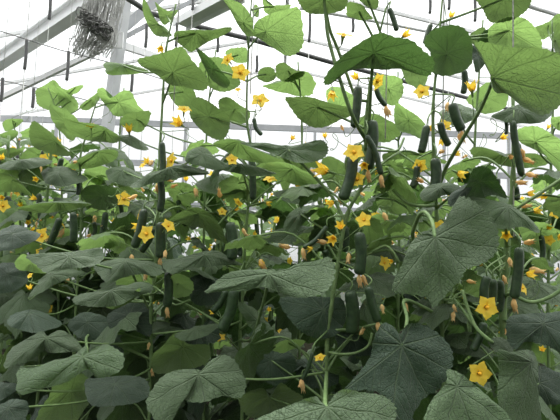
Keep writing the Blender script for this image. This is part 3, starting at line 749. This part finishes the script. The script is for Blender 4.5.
# flowers
A0 = (0, 0, 1)
for a in [
    (486,307,24,.80,'o',(.1,.05,1),4,.1), (479,373,24,.78,'o',(0,.1,1),4,.4), (354,153,21,.9,'o',(-.1,.5,1),2), (364,220,16,.9,'o',(-.4,.3,1),2),
    (343,36,18,.9,'o',(.1,.9,.5),2), (332,92,15,.95,'h',(-.1,-.9,.4),2), (377,81,17,.93,'o',(.6,-.5,.7),2), (357,78,12,.95,'h',(-.5,.2,.6),2),
    (228,60,14,1.2,'o',(-.4,.3,.8),1), (240,73,19,1.2,'o',(.2,.2,1),1), (260,101,18,1.2,'o',(0,.5,.9),1), (238,90,7,1.2,'o',None,1),
    (184,110,15,1.12,'o',(.2,.8,.6),0), (180,124,17,1.1,'h',(-.3,.2,.9),0), (161,47,11,1.2,'h',(0,-.8,.5),0), (172,161,17,1.12,'o',(-.6,.2,.7),0),
    (129,131,13,1.4,'h',(.1,.8,.6),8), (124,199,16,1.3,'o',(.4,.2,.8),8), (42,236,17,1.5,'o',(-.2,.2,.9),6), (147,234,18,1.08,'o',(-.3,.2,.9),0),
    (168,226,15,1.1,'o',(.6,.5,.5),0), (91,126,10,1.4,'o',(.2,.8,.6),5), (232,160,12,1.0,'o',(.2,.3,1),1), (270,180,14,1.2,'o',(0,.9,.5),1),
    (326,171,22,1.0,'h',(-.9,.2,.4),2), (300,188,10,1.3,'h',None,10), (384,263,15,1.0,'o',(.5,.3,.7),11), (422,92,16,1.0,'o',(-.3,.3,.8),3),
    (472,90,17,.95,'h',(-.2,.9,.3),12), (444,126,15,1.0,'o',(0,.4,.8),3), (432,129,11,1.0,'h',(-.5,.1,.8),3), (441,140,10,1.02,'h',(0,-.8,.4),3),
    (420,166,15,.98,'o',(-.5,0,.8),3), (451,17,10,1.1,'h',(0,.7,.6),3), (404,36,13,1.0,'h',(.5,.3,.6),2), (502,138,10,1.1,'h',(0,.1,1),4),
    (292,139,8,1.3,'h',None,10), (313,105,6,1.3,'h',None,10), (355,183,9,1.0,'o',None,2), (376,171,8,1.05,'o',None,2), (325,137,8,1.2,'h',None,10),
    (342,128,6,1.2,'w',None,2), (30,236,8,1.8,'h',None,7), (28,223,8,1.7,'h',None,7), (3,206,13,1.5,'o',(.4,.2,.8),7), (36,179,9,1.8,'h',None,7),
    (56,156,9,1.8,'h',None,6), (54,183,8,1.8,'h',None,6), (133,178,8,1.5,'o',None,8), (148,163,11,1.4,'h',None,8),
    (262,265,12,1.1,'w',None,1), (284,247,10,1.2,'h',None,10), (198,247,10,1.3,'h',(-.8,.3,.5),9), (222,212,10,1.25,'o',None,9),
    (220,193,10,1.2,'w',None,9), (244,232,8,1.15,'w',None,1), (263,264,9,1.1,'h',None,1), (214,312,9,1.1,'h',None,9), (220,338,12,1.2,'o',(0,.9,.4),1),
    (30,276,7,1.2,'o',None,5), (30,289,9,1.3,'h',(0,1,.3),6), (68,277,8,1.25,'w',None,5), (145,276,8,1.2,'w',None,0), (132,259,9,1.2,'w',None,0),
    (157,187,9,1.15,'w',None,0), (165,254,8,1.1,'w',None,0), (149,346,7,1.18,'w',(0,-1,.2),0), (152,372,7,1.18,'w',(0,-1,.2),0),
    (388,112,9,.97,'w',(.3,-1,.2),2), (369,178,9,.95,'w',(0,-1,.2),2), (381,182,9,.93,'w',(.1,-1,.2),2), (460,138,9,.93,'w',(.2,-1,.2),3),
    (455,154,10,.95,'h',(.9,.1,.4),3), (447,107,10,.93,'w',(-.3,-1,.2),3), (523,153,9,.88,'w',(.3,-1,.2),4), (528,161,11,.88,'w',(.8,-.6,.2),4),
    (521,183,10,.9,'w',(1,-.3,.3),4), (528,194,12,.9,'h',(1,.1,.3),4), (526,206,10,.9,'w',(1,.1,.3),4), (349,258,10,.93,'w',(0,-1,.3),2),
    (364,280,10,.93,'w',(.2,-1,.3),2), (382,309,9,.92,'w',(0,-1,.3),2), (312,248,11,.95,'h',(-1,-.2,.3),2), (322,242,10,.95,'w',(-1,.1,.3),2),
    (285,247,11,1.1,'w',(-1,.1,.3),10), (273,235,8,1.2,'h',None,10), (362,332,8,.95,'w',(.6,.8,.3),2), (301,383,8,.92,'w',(-.3,-1,.2),2),
    (320,358,12,.95,'o',(-.3,1,.3),2), (385,217,10,1.2,'w',(.3,-1,.3),11), (537,270,14,1.0,'w',(1,0,.3),13), (510,262,9,.88,'w',(0,-1,.3),4),
    (505,279,8,.88,'w',None,4), (531,254,11,1.1,'h',(0,-1,.3),13), (542,350,9,1.0,'h',(-.3,.5,.6),13), (556,305,8,1.2,'h',None,13), (549,240,11,1.2,'o',None,13),
    (556,213,12,1.2,'o',None,13), (534,211,13,1.0,'h',(1,.2,.4),13), (548,228,9,1.2,'h',None,13), (480,265,9,1.1,'h',None,12), (494,255,9,1.2,'h',None,12),
    (507,331,8,.9,'w',(-.3,-1,.3),4), (453,316,9,.9,'w',(-.4,-.9,.3),3), (454,308,7,.9,'w',(0,-1,.3),3), (452,195,8,1.0,'h',None,3), (484,197,7,1.0,'h',None,12),
    (406,307,8,.9,'w',(0,-1,.3),3), (425,300,6,1.1,'h',None,11), (268,310,7,1.2,'h',None,10), (255,318,8,1.2,'h',None,1), (98,330,7,1.4,'w',None,5),
    (104,222,9,1.5,'w',None,8), (116,222,9,1.5,'h',None,8), (112,240,9,1.5,'w',None,8), (62,233,9,1.6,'w',None,6), (50,238,9,1.5,'w',None,6), (18,245,8,1.8,'w',None,7),
    (95,219,8,1.7,'w',None,8), (196,192,9,1.3,'w',None,9), (186,180,9,1.4,'h',None,9), (560,90,8,1.1,'h',None,13), (548,128,7,1.3,'h',None,13), (500,70,6,1.3,'h',None,12),
    (415,238,8,1.2,'w',None,11), (340,200,9,1.1,'w',None,2), (337,190,8,1.1,'w',None,2), (236,210,8,1.3,'h',None,1), (212,220,8,1.3,'w',None,9)
]:
    if a[2]: Fl(*a)

# ------------------------------------------------------------------ leaves that fill out a plant
def canon(q_o, base, stem_p, az, size, plen, pitch, mk, rg, rise=.45, with_pet=True, yaw=0):
    out_d = Vector((cos(az), sin(az), 0))
    c = stem_p + out_d * plen + Vector((0, 0, plen * rise))
    d = (out_d * cos(pitch) - Vector((0, 0, 1)) * sin(pitch)).normalized()
    s = d.cross(Vector((0, 0, 1))).normalized()
    n = s.cross(d)
    rm = Matrix((s, d, n)).transposed().to_4x4() @ Matrix.Rotation(rg.uniform(-.35, .35), 4, 'Y') @ Matrix.Rotation(yaw + rg.uniform(-.3, .3), 4, 'Z')
    m = Matrix.Translation(c - base) @ rm @ Matrix.Diagonal((size * rg.uniform(.9, 1.1), size, size, 1))
    me = CL[mk][rg.randrange(5)]
    o = obj('leaf', me, q_o, m)
    if with_pet:
        mid = stem_p.lerp(c, .55) + Vector((rg.uniform(-.1, .1) * plen, rg.uniform(-.1, .1) * plen, plen * rg.uniform(.1, .3)))
        pts = catmull([c, mid, stem_p], 5)
        inv = m.inverted()
        v, f = tube([x - base for x in pts], .0026, 5)
        v = [inv @ x for x in v]
        obj('petiole', mesh('petiole', v, f, M_STEM), o)
    return o

for qi, q in enumerate(PLANTS):                 # the shaded lower leaves of the near plants
    rg = random.Random(100 + qi)
    az = rg.random() * 6
    n = 15
    for j in range(n):
        z = .50 + (1.28 - .50) * j / (n - 1) - (0.0 if q.D > 1.1 else .06)
        i = min(range(len(q.pts)), key=lambda k: abs(q.pts[k].z - z))
        az += 2.4
        a = az % (2 * pi)
        if sin(a) < -.25: a = -a               # keep the aisle side as the photograph shows it
        if z < .95 and q.D < 1.15 and sin(a) < .2: a = abs(a) % pi
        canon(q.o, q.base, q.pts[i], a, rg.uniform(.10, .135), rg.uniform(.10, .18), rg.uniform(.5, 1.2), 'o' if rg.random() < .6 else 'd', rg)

for qi, q in enumerate(PLANTS):                 # small leaves and curling tendrils among the upper stems
    rg = random.Random(300 + qi)
    az = rg.random() * 6
    for j in range(12):
        z = rg.uniform(1.28, 1.50 + .17 * q.D)
        i = min(range(len(q.pts)), key=lambda k: abs(q.pts[k].z - z))
        az += 2.4; a = az % (2 * pi)
        if sin(a) < .1: a = -a
        canon(q.o, q.base, q.pts[i], a, rg.uniform(.05, .09) * (.6 + .4 * q.D), rg.uniform(.08, .2), rg.uniform(.0, .8), rg.choice('ymmoo'), rg)
    for j in range(6):
        z = rg.uniform(1.36, 1.5 + .2 * q.D)
        i = min(range(len(q.pts)), key=lambda k: abs(q.pts[k].z - z))
        a = rg.uniform(-2.8, -.3); l = rg.uniform(.03, .06)
        pp = q.pts[i] + Vector((l * cos(a), l * sin(a), .01)); w_ = rg.random() < .35
        sz = rg.uniform(.018, .024) if w_ else rg.uniform(.026, .036)
        m = frame(Vector((cos(a), sin(a), rg.uniform(-.9, .6))), rg.random() * 6)
        fo = obj('withered_flower' if w_ else 'flower', WITS[j % 3] if w_ else (OPEN[0] if rg.random() < .4 else HALF), q.o, Matrix.Translation(pp - q.base) @ m @ Matrix.Diagonal((sz, sz, sz, 1)))
        if not w_: obj('calyx', CALYX, fo)
        v, f = tube(catmull([pp - q.base - (m.to_3x3() @ Vector((0, 0, sz * .4 if not w_ else 0))), q.pts[i] - q.base], 4), .001, 4)
        obj('flower_stalk', mesh('flower_stalk', v, f, M_STEM), q.o)
    for j in range(5):
        z = rg.uniform(1.35, 1.5 + .3 * q.D)
        i = min(range(len(q.pts)), key=lambda k: abs(q.pts[k].z - z))
        p = q.pts[i] - q.base; a = rg.random() * 6.28; L_ = rg.uniform(.06, .14)
        d = Vector((cos(a), sin(a) * .5, .5)); pts = [p, p + d * L_ * .5, p + d * L_]
        for t in range(8):
            pts.append(p + d * L_ + Vector((.012 * sin(t * .9) * (1 - t * .06), .004 * t * cos(a), -.006 * t + .010 * cos(t * .9))))
        v, f = tube(catmull(pts, 3), .0008, 4)
        obj('tendril', mesh('tendril', v, f, M_STEM), q.o)

# ------------------------------------------------------------------ rows of plants behind
CUCM = []
for i in range(3):
    v, f = cuc_geo([Vector((0, 0, 0)), Vector((.02 * (i - 1), .01, -.5)), Vector((.05 * (i - 1), .02, -1))], .085, 9, 14, i)
    CUCM.append(mesh('cucumber', v, f, M_CUC))

def back_plant(x, y, H, seed, label, group, near_row):
    rg = random.Random(seed)
    base = Vector((x, y, 0))
    o = empty('cucumber_plant', base, label, 'cucumber plant', group)
    pts = catmull([Vector((rg.uniform(-.03, .03), rg.uniform(-.03, .03), H * k / 6)) for k in range(7)], 4)
    v, f = tube(pts, .006 if near_row else .007, 6)
    obj('stem', mesh('stem', v, f, M_STEM), o)
    z = (.42 if near_row else .22) + rg.random() * .06; az = rg.random() * 6
    while z < H:
        i = min(range(len(pts)), key=lambda k: abs(pts[k].z - z))
        sp = base + pts[i]
        az += 2.4 + rg.uniform(-.3, .3)
        t = (z - .55) / (H - .55)
        top = (H - z) < .22
        size = rg.uniform(.095, .135) * (.62 if top else 1)
        mk = 'y' if (top or rg.random() < .35 and t > .6) else ('m' if rg.random() < .35 + .4 * t else ('o' if rg.random() < .7 else 'd'))
        pitch = rg.uniform(.1, .9) if not top else rg.uniform(-.5, .6)
        canon(o, base, sp, az, size, rg.uniform(.09, .17) * (.6 if top else 1), pitch, mk, rg, with_pet=near_row)
        if t > .45:
            r = rg.random()
            if r < .5:
                l = rg.uniform(.06, .15)
                a2 = rg.random() * 6.28
                pp = pts[i] + Vector((.035 * cos(a2), .035 * sin(a2), -.03))
                obj('cucumber', CUCM[rg.randrange(3)], o, Matrix.Translation(pp) @ Matrix.Rotation(rg.uniform(-.25, .25), 4, 'Y') @ Matrix.Diagonal((l * 1.1, l * 1.1, l, 1)))
                if rg.random() < .5:
                    obj('withered_flower', WITS[rg.randrange(3)], o, Matrix.Translation(pp - Vector((0, 0, l))) @ Matrix.Rotation(pi + rg.uniform(-.4, .4), 4, 'X') @ Matrix.Diagonal((.02, .02, .026, 1)))
            if rg.random() < .85:
                a2 = -pi / 2 + rg.uniform(-1.5, 1.5)
                pp = pts[i] + Vector((.05 * cos(a2), .05 * sin(a2), rg.uniform(-.02, .05)))
                s = rg.uniform(.032, .045)
                me = OPEN[0] if rg.random() < .5 else (HALF if rg.random() < .6 else WITS[1])
                if me is WITS[1]: s *= .6
                obj('flower' if me is not WITS[1] else 'withered_flower', me, o, Matrix.Translation(pp) @ frame(Vector((cos(a2), sin(a2), rg.uniform(-.3, .8))), rg.random() * 6) @ Matrix.Diagonal((s, s, s, 1)))
        z += .070 if near_row else .075
    return o

LB = {
    0: 'cucumber plant of the second row, right behind the front plants',
    1: 'cucumber plant of the third row with small flowers between nearer stems',
    2: 'cucumber plant of the far rows, small and low before the white panes',
}
GP = ['second row of cucumber plants', 'third row of cucumber plants', 'far rows of cucumber plants']
rg = random.Random(5)
sd = 1000
for (y, dx, g) in ((1.75, .30, 0), (2.45, .33, 1), (3.3, .40, 2), (4.4, .55, 2), (6.0, .70, 2)):
    hw = y * .68 + .15
    x = -hw + rg.random() * .2
    while x < hw:
        H = 1.56 + .10 * y + rg.uniform(-.06, .09)
        if x < -.25 * y: H += .07 * y * min(1, (-x / y - .25) / .3)
        sd += 1
        back_plant(x + rg.uniform(-.05, .05), y + rg.uniform(-.12, .12), H, sd, LB[g], GP[g], y < 2)
        x += dx * rg.uniform(.85, 1.15)

# ------------------------------------------------------------------ support strings with their dark hooks
def line(name, pts, r, m, label, cat, group=None, seg=5):
    base = pts[-1].copy()
    v, f = tube([p - base for p in pts], r, seg)
    o = obj(name, mesh(name, v, f, m)); o.location = base
    return tag(o, label, cat, group)
hooks = [(50, 0, 20, 4.0), (26, 44, 70, 3.4), (68, 55, 81, 3.4), (2, 82, 102, 3.2), (33, 92, 108, 3.4), (18, 142, 158, 3.6),
         (193, -2, 10, 3.0), (146, 28, 48, 3.0), (177, 27, 47, 3.2), (218, 40, 52, 3.2), (310, 12, 43, 2.6), (353, 22, 32, 2.8),
         (430, -4, 14, 2.6), (449, -6, 10, 2.6), (475, 2, 22, 2.8), (132, 70, 92, 3.4), (508, -8, 6, 2.4), (257, 60, 72, 3.0)]
for i, (u, v0, v1, D) in enumerate(hooks):
    a = P(u + (.5 if u < 150 else 0), v0, D); b = Vector((a.x, a.y, a.z - (v1 - v0) * D / F))
    e = empty('string_hook', b, 'dark hook wound with string, hanging above the plants', 'hook', 'hooks over the crop')
    pts = [a + Vector((0, 0, .03)), a, b.lerp(a, .5) + Vector((.003, 0, 0)), b]
    vv, ff = tube([p - b for p in catmull(pts, 4)], .0105 * D / 3, 8)
    obj('spool', mesh('spool', vv, ff, M_BLK), e)
    low = Vector((b.x + .02, b.y, 1.7)) if D > 2.9 else Vector((b.x, b.y, 1.6))
    vv, ff = tube([Vector((0, 0, 0)), low - b], .0022, 5)
    obj('string', mesh('string', vv, ff, M_TWI), e)
    up = Vector((a.x, a.y, 3.75))
    if up.z > a.z + .05:
        vv, ff = tube([a - b, up - b], .0022, 5)
        obj('string', mesh('string', vv, ff, M_TWI), e)
for i, (u, D, w) in enumerate([(437, .99, .0016), (247, 1.27, .0016), (512, .96, .0016), (164, 1.22, .0016), (372, 1.0, .0014)]):
    q = PLANTS[[3, 1, 4, 0, 2][i]]
    a = q.pts[0]
    line('support_string', [Vector((a.x + .006, a.y + .01, 3.7)), Vector((a.x + .006, a.y + .01, a.z - .3))], w, M_TWI,
         ['white support string rising from the plant with the heart-shaped leaf', 'white support string rising from the bright-topped plant with three flowers',
          'white support string above the rightmost near plant', 'white support string rising from the plant in front of the column', 'white support string rising from the central plant above the umbrella-like leaf'][i], 'string')

# wires
line('crop_wire', [PZ(-60, 14, 2.95), PZ(0, 31, 2.95), PZ(60, 50, 2.95), PZ(112, 63, 2.95), PZ(180, 85, 2.95)], .0045, M_BLK, 'thin dark wire slanting down before the column and the twine bundle, upper of two', 'wire')
line('crop_wire', [PZ(-60, 62, 2.75), PZ(0, 80, 2.75), PZ(60, 93, 2.75), PZ(130, 112, 2.75)], .0045, M_BLK, 'thin dark wire slanting down over the left plants, lower of two', 'wire')

# ------------------------------------------------------------------ greenhouse frame
def gird(name, a, b, w, h, m, label, cat, parent=None):
    v, f = bar(a, b, w, h); c = Vector(a)
    if parent is not None:
        return obj(name, flat(mesh(name, [x - parent.location for x in v], f, m)), parent)
    o = obj(name, flat(mesh(name, [x - c for x in v], f, m))); o.location = c
    return tag(o, label, cat)
GZ = 3.8
a, b = PZ(112, -16, GZ), PZ(-60, 102, GZ)
g = empty('gutter_beam', a, 'wide pale grey gutter beam slanting across the upper left corner', 'beam')
v, f = bar(a, b, .05, .17); obj('web', flat(mesh('web', [x - a for x in v], f, M_STEEL)), g)
v, f = bar(a + Vector((0, 0, .08)), b + Vector((0, 0, .08)), .13, .02); obj('flange', flat(mesh('flange', [x - a for x in v], f, M_STEEL)), g)
v, f = bar(a - Vector((0, 0, .08)), b - Vector((0, 0, .08)), .13, .02); obj('flange', flat(mesh('flange', [x - a for x in v], f, M_STEEL)), g)
# column
D = 4.3
ct, cb_ = P(128, -10, D), P(110, 118, D)
dn = (cb_ - ct); cb2 = ct + dn * (ct.z / -dn.z)
g = empty('steel_column', cb2, 'pale steel column rising behind the left plants beside the bundle of twine', 'column')
v, f = bar(ct + Vector((0, 0, .2)), cb2, .085, .10); obj('shaft', flat(mesh('shaft', [x - cb2 for x in v], f, M_COL)), g)
v, f = bar(cb2 + Vector((0, 0, .012)), cb2, .26, .26); obj('base_plate', flat(mesh('base_plate', [x - cb2 for x in v], f, M_STEEL)), g)
pc = P(116, 40, D - .08)
v, f = box(pc - cb2, .14, .02, .16); obj('gusset_plate', flat(mesh('gusset_plate', v, f, M_STEEL)), g)
# braces right of the column
gird('brace_bar', P(112, 38, D), P(190, -28, D + .5), .05, .09, M_GRY, '', '', g)
gird('brace_bar', P(112, 44, D), P(205, -6, D + .5), .03, .04, M_GRY, '', '', g)
gird('brace_bar', P(118, 44, D), P(160, 58, D + .9), .05, .07, M_WHT, '', '', g)
gird('brace_bar', P(-20, 108, 5.6), P(100, 50, 5.0), .04, .06, M_WHT, '', '', g)
line('heating_pipe', [PZ(118, -8, 3.3), PZ(150, 13, 3.3), PZ(200, 27, 3.3), PZ(250, 39, 3.3), PZ(330, 62, 3.3), PZ(430, 88, 3.3), PZ(520, 112, 3.3)], .022, M_BLK,
     'dark grey pipe running down from the column top to the right behind the upper leaves', 'pipe', seg=10)
line('heating_pipe', [P(300, 8, 5.0), P(390, 24, 5.4), P(480, 42, 5.8), P(580, 62, 6.2)], .02, M_STEEL, 'light grey pipe high up over the right-hand leaves', 'pipe', seg=8)
line('heating_pipe', [P(500, -4, 4.0), P(535, 8, 4.2), P(575, 20, 4.4)], .022, M_STEEL, 'short grey pipe in the upper right corner', 'pipe', seg=8)
# strip lamp housing / white channel
a, b = P(180, 23, 3.3), P(238, -8, 2.7)
g = empty('roof_channel', a, 'white metal channel crossing the roof right of the column', 'channel')
v, f = bar(a, b, .11, .03); obj('tray', flat(mesh('tray', [x - a for x in v], f, M_WHT)), g)
for s in (-1, 1):
    off = (b - a).normalized().cross(Vector((0, 0, 1))).normalized() * .055 * s + Vector((0, 0, -.02))
    v, f = bar(a + off, b + off, .008, .05); obj('lip', flat(mesh('lip', [x - a for x in v], f, M_STEEL)), g)

# bundle of twine tied up beside the column
rg = random.Random(3)
cB = P(97, 0, 3.9)
g = empty('twine_bundle', cB, 'big bundle of grey twine tied up and hanging beside the top of the steel column', 'twine')
S = 3.9 / F
strs = []
for k in range(190):
    q_ = rg.random(); y0 = rg.uniform(-.09, .09); j = lambda w: rg.uniform(-w, w)
    long_ = rg.uniform(44, 62)
    row = [(-9 + 36 * q_ + j(2), -30), (-9 + 34 * q_ + j(2), 0), (-12 + 33 * q_ + j(2.5), 20), (-18 + 38 * q_ + j(2.5), 40), (-21 + 34 * q_ ** 1.2 + j(3), long_ * (1 - .12 * abs(q_ - .5)))]
    strs.append((catmull([Vector((x * S, y0 * (1 - .003 * v_), -v_ * S)) for x, v_ in row], 4), .0036))
v, f = tubes(strs, 4); obj('hanging_strands', mesh('hanging_strands', v, f, M_TWI), g)
loops = []
for k in range(48):
    q_ = rg.random()
    cx, cz = -8 + 24 * q_ + rg.uniform(-3, 3), -(19 + 18 * q_ + rg.uniform(-3, 9)); rr = rg.uniform(2, 5)
    pts = [Vector(((cx + rr * 1.2 * cos(t)) * S, -.10 + rg.uniform(-.05, .05), (cz + rr * .7 * sin(t)) * S)) for t in [j * 2 * pi / 7 for j in range(8)]]
    loops.append((catmull(pts, 3), .0055))
v, f = tubes(loops, 4)
M_TWD = soft('dark_twine', (.12, .12, .115), (.30, .30, .28), .9, 0, None, 90)
obj('coiled_knot', mesh('coiled_knot', v, f, M_TWD), g)['label'] = 'dark tangled knot of the twine'

# ------------------------------------------------------------------ shell
X0, X1, Y0, Y1, HW, HR = -6.5, 6.5, -3.0, 9.5, 4.0, 5.4
def struct(name, v, f, m, fl=True):
    me = mesh(name, v, f, m)
    if fl: flat(me)
    return tag(obj(name, me), kind='structure')
v, f = box(((X0 + X1) / 2, (Y0 + Y1) / 2, -.05), X1 - X0 + .4, Y1 - Y0 + .4, .1); struct('floor', v, f, M_SOIL)
th = .006
for nm, c, sx, sy in (('wall_back', ((X0 + X1) / 2, Y1, HW / 2), X1 - X0, th), ('wall_front', ((X0 + X1) / 2, Y0, HW / 2), X1 - X0, th),
                      ('wall_left', (X0, (Y0 + Y1) / 2, HW / 2), th, Y1 - Y0), ('wall_right', (X1, (Y0 + Y1) / 2, HW / 2), th, Y1 - Y0)):
    v, f = box(c, sx, sy, HW); struct(nm, v, f, M_GLASS)
for nm, xa, xb in (('ceiling_west', X0, 0), ('ceiling_east', X1, 0)):
    v = [Vector((xa, Y0, HW)), Vector((xa, Y1, HW)), Vector((xb, Y1, HR)), Vector((xb, Y0, HR))]
    v += [p + Vector((0, 0, .006)) for p in v]
    struct(nm.replace('_west', '').replace('_east', '') , v, [(0, 1, 2, 3), (7, 6, 5, 4), (0, 4, 5, 1), (1, 5, 6, 2), (2, 6, 7, 3), (3, 7, 4, 0)], M_GLASS)
k = 0
def trim(parts, m=M_WHT):
    global k; k += 1
    v, f = merge(parts); struct('trim_%d' % k, v, f, m)
n = 9
trim([bar((X0 + (X1 - X0) * i / n, Y1 - .03, 0), (X0 + (X1 - X0) * i / n, Y1 - .03, HW), .06, .05) for i in range(n + 1)] +
     [bar((X0, Y1 - .03, z), (X1, Y1 - .03, z), .06, .13) for z in (.05, 1.0, 2.2, 3.1, HW)], M_GRY)
m_ = 9
for X in (X0 + .03, X1 - .03):
    trim([bar((X, Y0 + (Y1 - Y0) * i / m_, 0), (X, Y0 + (Y1 - Y0) * i / m_, HW), .06, .06) for i in range(m_ + 1)] +
         [bar((X, Y0, z), (X, Y1, z), .05, .07) for z in (.05, 1.0, 2.4, 3.2, HW)])
for s in (X0, X1):                                 # roof bars
    trim([bar((s, Y0 + (Y1 - Y0) * i / 8, HW), (0, Y0 + (Y1 - Y0) * i / 8, HR), .035, .05) for i in range(9)])
trim([bar((0, Y0, HR), (0, Y1, HR), .06, .08)])

# ------------------------------------------------------------------ light: bright overcast sky
w = bpy.data.worlds.new('overcast_sky'); sc.world = w; w.use_nodes = True
nt = w.node_tree; nt.nodes.clear()
o = nt.nodes.new('ShaderNodeOutputWorld'); bgn = nt.nodes.new('ShaderNodeBackground')
tc = nt.nodes.new('ShaderNodeTexCoord'); spx = nt.nodes.new('ShaderNodeSeparateXYZ'); rp = nt.nodes.new('ShaderNodeValToRGB')
nt.links.new(tc.outputs['Generated'], spx.inputs[0]); 
mr = nt.nodes.new('ShaderNodeMapRange'); mr.inputs[1].default_value = -1; mr.inputs[2].default_value = 1
nt.links.new(spx.outputs[2], mr.inputs[0]); nt.links.new(mr.outputs[0], rp.inputs[0])
e = rp.color_ramp.elements
e[0].position = .44; e[0].color = (.10, .11, .09, 1)
e[1].position = .50; e[1].color = (.42, .42, .425, 1)
x = e.new(.60); x.color = (.47, .475, .48, 1)
x = e.new(.75); x.color = (.95, .95, .95, 1); x = e.new(1.0); x.color = (2.9, 2.9, 2.86, 1)
r2 = nt.nodes.new('ShaderNodeMapRange'); r2.inputs[1].default_value = -.9; r2.inputs[2].default_value = .3; r2.inputs[3].default_value = .45; r2.inputs[4].default_value = 1.0  # added dimming of the sky behind the camera, deepens shade in the crop
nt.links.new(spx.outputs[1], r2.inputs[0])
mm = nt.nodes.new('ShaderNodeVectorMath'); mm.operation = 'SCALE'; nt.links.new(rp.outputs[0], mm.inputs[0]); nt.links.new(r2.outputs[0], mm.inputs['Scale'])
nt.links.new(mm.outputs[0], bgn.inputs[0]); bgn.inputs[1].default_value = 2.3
nt.links.new(bgn.outputs[0], o.inputs[0])
sl = bpy.data.lights.new('sun', 'SUN'); sl.energy = 2.6; sl.angle = R(35); sl.color = (1, .98, .94)
so = bpy.data.objects.new('sun', sl); col.objects.link(so)
so.rotation_euler = Vector((.15, -.45, -1)).to_track_quat('-Z', 'Y').to_euler()
sc.view_settings.exposure = .1
